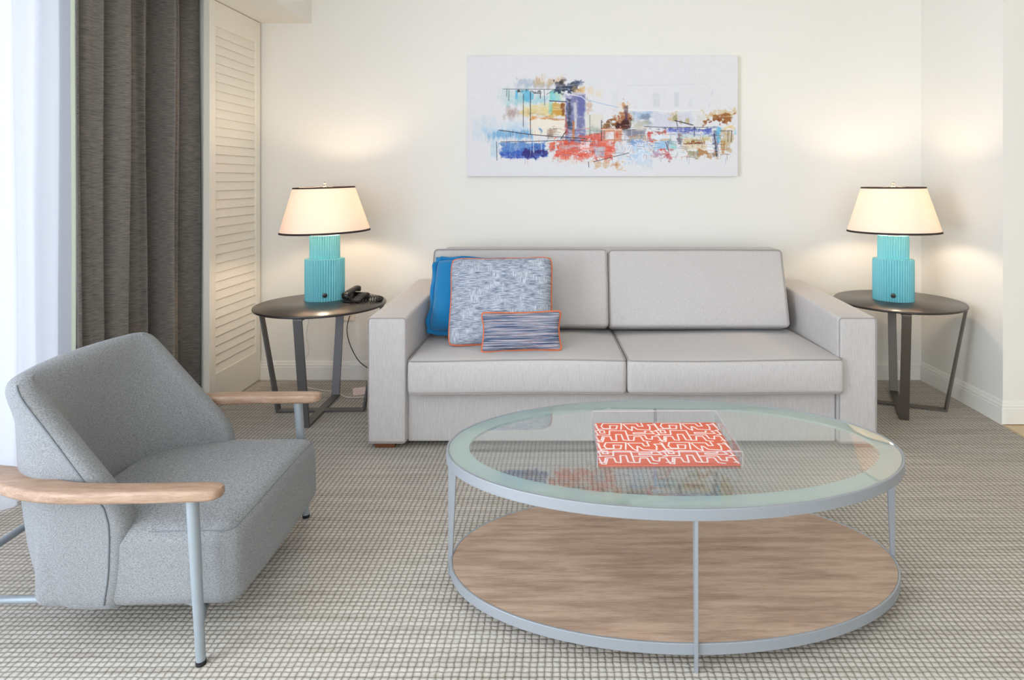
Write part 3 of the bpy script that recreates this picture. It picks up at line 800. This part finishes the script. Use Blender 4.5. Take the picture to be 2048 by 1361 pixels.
B(660, 745, 960, 790, (226, 190, 170), .4, 26, 0, 1.2); B(950, 760, 1150, 810, (206, 164, 120), .75, 18, 2, 1); B(1060, 765, 1130, 800, (190, 122, 80), .7, 12, 1, .6, False)
B(995, 500, 1200, 550, (120, 78, 40), .9, 16, 2, 1.0); B(1080, 440, 1200, 545, (156, 92, 50), .9, 18, 2, 1.1, False); B(1100, 500, 1200, 548, (60, 32, 34), .9, 12, 2, .8)
B(1140, 355, 1170, 420, (190, 120, 60), .85, 8, 2, .8); B(1145, 400, 1176, 505, (84, 60, 84), .92, 7, 0, .3, warp=6); B(1105, 380, 1200, 470, (230, 200, 160), .35, 22, 2, 1.2)
B(1000, 548, 1140, 640, (206, 130, 96), .9, 7, 4, .25, warp=6); B(1028, 572, 1082, 625, (232, 236, 240), .97, 4, 4, .1, warp=4); B(1090, 570, 1115, 622, (214, 84, 62), .85, 4, 1, .3, warp=4)
B(1150, 545, 1300, 620, (126, 128, 144), .92, 10, 4, .4); B(1170, 600, 1310, 640, (170, 156, 130), .8, 8, 4, .4)
B(1180, 440, 1340, 520, (160, 184, 212), .8, 18, 1, .6); B(1240, 455, 1330, 505, (126, 140, 164), .85, 12, 4, .4); B(1200, 495, 1350, 545, (186, 182, 160), .7, 18, 2, 1)
B(1330, 440, 1600, 540, (206, 206, 220), .85, 16, 1, .6); B(1440, 440, 1510, 500, (206, 180, 130), .7, 12, 2, .8); B(1470, 455, 1500, 492, (130, 134, 90), .7, 8, 2, .5, False)
B(1500, 500, 1580, 530, (176, 150, 90), .7, 8, 3, .6); B(1600, 450, 1690, 540, (210, 206, 206), .6, 18, 0)
B(1660, 430, 1870, 500, (206, 176, 120), .7, 22, 2, 1.2); B(1670, 470, 1860, 525, (146, 88, 40), .9, 14, 2, 1.1); B(1690, 500, 1800, 525, (120, 52, 28), .85, 8, 2, .8)
B(1320, 545, 1760, 560, (60, 70, 110), .7, 6, 3, .3); B(1430, 545, 1720, 580, (92, 104, 184), .9, 7, 3, .3); B(1440, 575, 1720, 612, (180, 194, 226), .8, 8, 3, .4)
B(1310, 575, 1340, 650, (210, 74, 66), .85, 6, 0, .4); B(1335, 562, 1430, 585, (180, 76, 70), .85, 5, 3, .4); B(1340, 585, 1420, 625, (222, 228, 238), .9, 6, 4, .3); B(1335, 618, 1440, 634, (196, 150, 90), .8, 4, 3, .3)
B(1340, 635, 1430, 690, (150, 192, 226), .9, 7, 1, .4); B(1352, 684, 1420, 700, (214, 74, 58), .9, 4, 3, .3); B(1418, 636, 1450, 700, (100, 120, 150), .8, 7, 0, .4); B(1440, 625, 1490, 690, (140, 200, 196), .8, 8, 2, .5); B(1440, 684, 1480, 698, (216, 80, 60), .85, 4, 3, .3)
B(1490, 570, 1525, 670, (110, 104, 116), .85, 8, 4, .3, False); B(1330, 700, 1440, 752, (176, 150, 176), .8, 14, 2, .9); B(1390, 700, 1430, 745, (206, 84, 80), .7, 8, 2, .9)
B(1180, 640, 1320, 770, (170, 198, 226), .8, 18, 5, 1.3); B(1190, 630, 1320, 660, (110, 140, 196), .8, 8, 5, .8); B(1230, 650, 1300, 800, (226, 236, 244), .7, 14, 5, 1.1); B(1210, 745, 1330, 800, (196, 206, 216), .6, 18, 0, 1)
B(1525, 615, 1720, 640, (196, 176, 110), .85, 7, 3, .5); B(1530, 632, 1690, 662, (140, 84, 40), .92, 6, 3, .5); B(1520, 655, 1740, 690, (220, 204, 176), .92, 6, 4, .3, warp=12); B(1550, 685, 1700, 730, (176, 146, 96), .85, 12, 2, .9); B(1560, 690, 1640, 735, (140, 170, 160), .5, 12, 2, 1)
B(1500, 590, 1720, 615, (196, 214, 206), .8, 6, 3, .4); B(1690, 545, 1740, 600, (84, 100, 176), .85, 7, 4, .4); B(1728, 560, 1775, 730, (96, 110, 140), .8, 9, 0, .5); B(1755, 540, 1785, 660, (96, 176, 214), .85, 7, 0, .3)
B(1640, 690, 1760, 735, (176, 130, 80), .75, 12, 2, 1); B(1785, 520, 1870, 560, (226, 196, 130), .8, 10, 2, .7); B(1780, 560, 1870, 700, (186, 160, 110), .7, 14, 0, .9); B(1775, 640, 1810, 730, (176, 130, 70), .8, 8, 0, .7); B(1850, 550, 1885, 590, (150, 200, 226), .7, 12, 0)
B(1690, 645, 1745, 718, (236, 238, 238), .97, 5, 4, .35, False, 14)
B(1335, 318, 1388, 420, (204, 207, 212), .7, 10, 0, .1, warp=3); B(1472, 312, 1515, 415, (202, 205, 211), .8, 10, 0, .1, warp=3); B(1565, 350, 1600, 420, (212, 214, 219), .6, 12, 0, .2, warp=3); B(1060, 300, 1110, 430, (214, 216, 220), .6, 16, 0, .3); B(1712, 290, 1728, 330, (200, 203, 210), .7, 8, 0, .2); B(1700, 380, 1712, 410, (200, 203, 208), .7, 6, 0, .2)
ink = (34, 34, 44)
for pl, wd in (([(535, 310), (535, 590)], 5), ([(488, 330), (488, 540)], 4), ([(355, 295), (700, 297)], 3), ([(395, 300), (392, 370)], 3), ([(380, 300), (378, 345)], 3), ([(560, 322), (600, 322), (600, 355)], 5),
               ([(330, 563), (520, 590), (700, 606), (900, 618)], 5), ([(340, 640), (560, 636), (800, 628), (960, 640)], 4), ([(625, 300), (628, 400)], 3), ([(313, 640), (316, 760)], 4), ([(950, 770), (1180, 712)], 4), ([(925, 465), (925, 600)], 3),
               ([(1280, 540), (1420, 546), (1700, 545)], 4), ([(1480, 500), (1600, 530)], 6), ([(1490, 500), (1500, 540)], 4), ([(1610, 540), (1610, 605)], 5), ([(1780, 568), (1860, 568)], 4), ([(1855, 568), (1850, 640)], 4), ([(1830, 570), (1828, 640)], 3), ([(1740, 590), (1755, 735)], 6),
               ([(1000, 500), (1000, 630)], 5), ([(1018, 572), (1018, 620)], 3), ([(1420, 640), (1440, 700)], 4), ([(915, 770), (918, 805)], 4), ([(660, 372), (770, 378)], 6), ([(690, 300), (640, 330)], 3), ([(735, 620), (765, 575)], 6)): stroke(pl, ink, wd, .8)
for pl, wd, c in (([(905, 365), (1000, 390), (1110, 415)], 5, (170, 190, 220)), ([(1160, 272), (1700, 262)], 3, (206, 208, 212)), ([(1175, 430), (1440, 438), (1640, 432)], 5, (236, 236, 238)), ([(760, 322), (870, 345), (905, 375)], 6, (226, 224, 236)), ([(556, 640), (556, 710)], 5, (206, 220, 236)), ([(608, 630), (608, 690)], 6, (190, 200, 220)),
                  ([(1170, 560), (1185, 552), (1200, 565), (1198, 600), (1180, 606)], 4, (200, 200, 206)), ([(1300, 560), (1296, 620)], 4, (226, 226, 236)), ([(1000, 560), (1130, 560)], 6, (236, 214, 196)), ([(1430, 550), (1450, 590), (1440, 620)], 4, (226, 230, 240)), ([(1530, 660), (1700, 655), (1735, 640)], 4, (236, 232, 226))): stroke(pl, c, wd, .85)
for _ in range(260):   # short drips and hairs hanging from the colour field
    x = 320 + nr.rand() * 1540; yb = 560 + nr.rand() * 190
    stroke([(x, yb), (x + nr.randn() * 4, yb + 8 + nr.rand() * 34)], [(90, 120, 190), (200, 90, 70), (70, 70, 90), (230, 236, 242), (150, 120, 90), (240, 240, 240)][nr.randint(6)], 2.5, .5)
for _ in range(240):
    x = 640 + nr.rand() * 1180; yb = 540 + nr.rand() * 200; L = 14 + nr.rand() * 60
    stroke([(x, yb), (x + L, yb + nr.randn() * 4)], [(70, 84, 120), (206, 84, 66), (60, 50, 60), (236, 238, 242), (206, 190, 170), (120, 160, 200)][nr.randint(6)], 3, .5)
canvas = canvas + (NV[5] - .5)[..., None] * 6
cl = canvas / 255; cl = np.where(cl <= .04045, cl / 12.92, ((np.clip(cl, 0, 1) + .055) / 1.055) ** 2.4)
X0, X1, Z0, Z1 = -.640, 1.035, 1.266, 2.008
pt = empty('wall_painting', ((X0 + X1) / 2, YB, Z0)); tag(pt, 'wide abstract painting of blue, orange and red patches on white canvas above the sofa', 'painting')
MB().box(-(X1 - X0) / 2, (X1 - X0) / 2, -.0375, -.001, 0, Z1 - Z0).build('stretched_canvas', M['canvas_edge'], pt, smooth=False)
o = picture('painted_surface', cl, X1 - X0, Z1 - Z0, M['paint'], pt, 'XZ', -.0385); o.location.z = (Z1 - Z0) / 2

# ================================================================== LOUNGE CHAIR  (built facing +X, near side is -Y)
CO = Vector((-1.20, 1.965, 0))
ch = empty('lounge_chair', CO, R(2.0)); tag(ch, 'low grey felt lounge chair with flat oak armrests beside the window', 'armchair')
HW = .305                                   # half width of the body
# seat
def seat_fn(p):
    x, y, z = p
    kx = max(0, 1 - (x / .30) ** 2); ky = max(0, 1 - (y / HW) ** 2)
    if z > 0: z += .030 * ky ** .55 * (.45 + .55 * min(1, (x + .30) / .3)) * (1 if x < .2 else max(.35, 1 - (x - .2) * 5))
    # underside tucks in, the front face leans back a little towards the floor
    if x > 0: x += -.012 * (z + .1) * 2 + .010 * ky
    return (x, y, z)
V, F = rbox(.272, HW - .004, .104, .042, 16, 6, seat_fn)
seat = MB().add([(v.x + .033, v.y, v.z + .208) for v in V], F).build('seat', M['heather'], ch, angle=180)
L = [seat_fn((x, y, .0922)) for x, y in rrect(.2602, HW - .0162, .030, 6, 12)]
L = [p for p in L if p[0] > .03]
i0 = next(i for i in range(len(L)) if math.dist(L[i], L[i - 1]) > .2) if any(math.dist(L[i], L[i - 1]) > .2 for i in range(len(L))) else 0
L = L[i0:] + L[:i0]
MB().tube([(x + .033, y, z + .2082) for x, y, z in L], .0014, 5).build('stitching', M['heather_seam'], seat)
# backrest shell: slices from the underside to the top edge
def lerp(tab, z):
    for (a, b_), (c, d_) in zip(tab[:-1], tab[1:]):
        if z <= c: return b_ + (d_ - b_) * (z - a) / (c - a)
    return tab[-1][1]
XB = [(.098, -.20), (.13, -.240), (.25, -.272), (.45, -.300), (.60, -.312), (.72, -.325)]
XF = [(.098, -.010), (.20, .012), (.33, .018), (.38, .002), (.45, -.055), (.55, -.138), (.65, -.222), (.705, -.268), (.72, -.275)]
def crescent(z, shrink=0.0, nn=22):
    xb, xf = lerp(XB, z), lerp(XF, z); bow = .075; hw = HW - shrink - .012 * max(0, (z - .35)) / .35
    rc = min(.115, xf - xb - .026)
    outer = []
    # near tip -> near side -> rounded corner -> bowed back -> far side (mirror)
    def side(n_, s):
        P = []
        xs, xe = xf - .018, xb + rc
        for i in range(n_): P.append((xs + (xe - xs) * i / n_, s * hw))
        for i in range(9):
            a = PI / 2 * i / 8; P.append((xe - rc * math.sin(a), s * (hw - rc * (1 - math.cos(a)))))
        return P
    near = side(10, -1); far = side(10, 1)[::-1]
    mid = []
    y0_ = -(hw - rc); 
    for i in range(1, 12): t = i / 12; yy = y0_ + 2 * -y0_ * t; mid.append((xb - bow * 0, yy))
    out = near + mid + far
    res = []
    for (x, y) in out:
        kb = 1 - (y / hw) ** 2
        if x < xb + rc + 1e-6: x = x - bow * max(0, kb) * (1 - (x - xb) / rc if x < xb + rc else 0)
        res.append((x + shrink * (1 if x < xf - .05 else -.4), y))
    # rounded tips and the concave inner face
    tipw = .060
    th = .085
    inner = []
    xin = xb - bow + th + .030
    xin = min(xin, xf - .004)
    q = 26
    yi = hw - tipw
    tip = lambda s: [(xf - .006, s * (hw - .012)), (xf, s * (hw - .028)), (xf - .004, s * (hw - .046))]
    for i in range(q + 1):
        t = -1 + 2 * i / q; y = -yi * t      # from far to near
        dep = (1 - abs(t) ** 2.3) ** .62
        inner.append((xf - .012 - (xf - .012 - xin) * dep - shrink * .5, y))
    tips = [(xf - .006, hw - .012), (xf, hw - .028), (xf - .004, hw - .046)]
    ou = [(x, -y) for x, y in tips[::-1]][1:] + res + tips[:2]           # near tip -> round the back -> far tip
    inn = [(x, -y) for x, y in [tips[2]]] + inner[::-1] + [tips[2]]
    return resample(ou, 64), resample(inn, 64)
def resample(P, n_):
    d = [0]
    for a, b_ in zip(P[:-1], P[1:]): d.append(d[-1] + math.dist(a, b_))
    out = []; j = 0
    for i in range(n_):
        t = d[-1] * i / (n_ - 1)
        while j < len(P) - 2 and d[j + 1] < t: j += 1
        u = (t - d[j]) / max(1e-9, d[j + 1] - d[j]); out.append((P[j][0] + (P[j + 1][0] - P[j][0]) * u, P[j][1] + (P[j + 1][1] - P[j][1]) * u))
    return out
def slice_(z, kk, dz=0):
    o_, i_ = crescent(z)
    O = []; I = []
    for q, (a, b_) in enumerate(zip(o_, i_)):
        mx_, my_ = (a[0] + b_[0]) / 2, (a[1] + b_[1]) / 2
        e = min(q, 63 - q) / 63; pull = (1 - kk) * .03 * (1 if b_[1] > 0 else -1) * max(0, 1 - e * 6)
        O.append((mx_ + (a[0] - mx_) * kk, my_ + (a[1] - my_) * kk - pull, z + dz)); I.append((mx_ + (b_[0] - mx_) * kk, my_ + (b_[1] - my_) * kk - pull, z + dz))
    return O, I
spec = [(.100, .45, 0), (.102, .62, 0), (.110, .82, 0), (.125, .95, 0), (.145, 1, 0)] + [(z, 1, 0) for z in (.18, .22, .26, .30, .34, .38, .42, .46, .50, .54, .58, .62, .645)] + \
       [(.660, .99, 0), (.675, .95, 0), (.688, .87, 0), (.699, .74, 0), (.707, .55, 0), (.712, .30, 0), (.7135, .10, 0)]
SL = [slice_(*q) for q in spec]
mbk = MB(); mbk.loft([O + I[::-1] for O, I in SL], cap0=False, cap1=False)
NV_ = 128
for base_, rev in ((0, False), ((len(SL) - 1) * NV_, True)):
    for q in range(63):
        f4 = (base_ + q, base_ + q + 1, base_ + 126 - q, base_ + 127 - q); mbk.f.append(f4 if rev else f4[::-1])
back = mbk.build('backrest', M['heather'], ch, angle=180)
# welted seam down each side between outer shell and inner face
for sd in (0, 1):
    pts = []
    for (z, kk, dz), (O, I) in zip(spec, SL):
        if z < .115 or z > .70: continue
        p = Vector(O[3] if sd == 0 else O[60]); p.y += .0012 * (-1 if sd == 0 else 1); pts.append(p)
    MB().tube(pts, .0024, 6).build('piping', M['heather_seam'], back, angle=180)
# armrests
def armrest(s):
    ctrl = [(.290, .350, .052), (.20, .352, .058), (.05, .353, .060), (-.08, .348, .064), (-.17, .330, .074), (-.25, .298, .084), (-.32, .262, .082), (-.39, .238, .070), (-.45, .226, .058)]
    loops = []
    n_ = 40
    def cr(t):
        t *= len(ctrl) - 1; i = min(int(t), len(ctrl) - 2); u = t - i; g_ = lambda j: Vector(ctrl[max(0, min(len(ctrl) - 1, j))])
        p0, p1, p2, p3 = g_(i - 1), g_(i), g_(i + 1), g_(i + 2)
        return .5 * ((2 * p1) + (p2 - p0) * u + (2 * p0 - 5 * p1 + 4 * p2 - p3) * u * u + (3 * p1 - p0 - 3 * p2 + p3) * u ** 3)
    for i in range(n_ + 1):
        t = i / n_; p = cr(t); d = (cr(min(1, t + .01)) - cr(max(0, t - .01))); d = Vector((d.x, d.y)).normalized(); nrm = Vector((-d.y, d.x))
        wd = p.z / 2; end = min(1, min(t, 1 - t) * 22); wd *= .62 + .38 * math.sqrt(max(0, 1 - (1 - end) ** 2)); hz = .0155 * (.75 + .25 * end)
        sec = rrect(wd, hz, min(.009, hz * .8), 3, 1)
        loops.append([(p.x + nrm.x * a, s * (p.y + nrm.y * a), .4435 + b_) for a, b_ in sec])
    return MB().loft(loops).build('armrest', M['arm'], ch, angle=60)
armrest(-1); armrest(1)
for s in (-1, 1):
    f = MB(); f.tube([(.238, s * .352, .010), (.212, s * .345, .430)], [.0115, .0155], 18)
    lg = f.build('leg', M['chair_metal'], ch)
    MB().tube([(.2385, s * .352, 0), (.238, s * .352, .011)], .0125, 18).build('foot_pad', M['blackrub'], lg)
    f = MB(); f.tube([(-.50, s * .318, .010), (-.385, s * .245, .430)], [.0115, .0165], 18)
    lg = f.build('leg', M['chair_metal'], ch)
    MB().tube([(-.5003, s * .318, 0), (-.50, s * .318, .011)], .0125, 18).build('foot_pad', M['blackrub'], lg)
fr = MB()
for s in (-1, 1):
    fr.tube([(-.475, s * .304, .092), (-.41, s * .215, .088), (.10, s * .215, .088), (.200, s * .262, .090), (.232, s * .348, .10)], .0105, 14)
fr.tube([(-.448, -.285, .20), (-.448, .285, .20)], .0105, 14)
fr.build('underframe', M['chair_metal'], ch)

# ================================================================== SMALL THINGS
ol = empty('wall_outlet', (-1.375, YB, .385)); tag(ol, 'small ivory outlet plate low on the back wall under the left side table', 'outlet')
MB().box(-.037, .037, -.006, -.0005, -.02, .095).build('cover_plate', M['plate'], ol, bevel=.0025)
for z in (.012, .056): MB().box(-.016, .016, -.009, -.006, z, z + .028).build('socket', M['whitecord'], ol, bevel=.003)
def spline_tube(pts, r, n_=8, sub=10):
    P = [Vector(p) for p in pts]; out = []
    for i in range(len(P) - 1):
        p0, p1, p2, p3 = P[max(i - 1, 0)], P[i], P[i + 1], P[min(i + 2, len(P) - 1)]
        for j in range(sub):
            u = j / sub; out.append(.5 * ((2 * p1) + (p2 - p0) * u + (2 * p0 - 5 * p1 + 4 * p2 - p3) * u * u + (3 * p1 - p0 - 3 * p2 + p3) * u ** 3))
    out.append(P[-1]); return MB().tube(out, r, n_)
c1 = spline_tube([(-1.545, 3.80, .545), (-1.575, 3.83, .44), (-1.615, 3.86, .30), (-1.60, 3.86, .19), (-1.645, 3.86, .12), (-1.66, 3.84, .04), (-1.60, 3.79, .0035), (-1.48, 3.72, .0035), (-1.36, 3.68, .0035), (-1.28, 3.60, .0035), (-1.18, 3.60, .0035), (-1.0, 3.66, .0035)], .0026).build('power_cord', M['whitecord'], angle=180)
tag(c1, 'thin white cord trailing from the left side table down to the carpet', 'cord')
c2 = spline_tube([(-1.365, 3.905, .40), (-1.37, 3.87, .33), (-1.35, 3.86, .24), (-1.29, 3.86, .13), (-1.19, 3.86, .06), (-1.10, 3.83, .004), (-.98, 3.78, .004)], .0028).build('power_cord', M['blackcord'], angle=180)
c2.name = 'power_cord.001'; tag(c2, 'black cord hanging behind the left side table towards the sofa', 'cord')
pc = empty('paper_card', (-1.225, 3.665, 0), R(24)); tag(pc, 'small pale pink folded card lying on the carpet under the left side table', 'card')
MB().hexa([(-.035, -.03, .001), (.035, -.03, .001), (.035, .03, .001), (-.035, .03, .001), (-.035, -.03, .003), (.035, -.03, .003), (.035, .03, .003), (-.035, .03, .003)]).build('lower_leaf', M['pinkcard'], pc, smooth=False)
MB().hexa([(-.035, -.03, .003), (.035, -.03, .003), (.035, .03, .024), (-.035, .03, .024), (-.035, -.03, .005), (.035, -.03, .005), (.035, .03, .026), (-.035, .03, .026)]).build('upper_leaf', M['pinkcard'], pc, smooth=False)
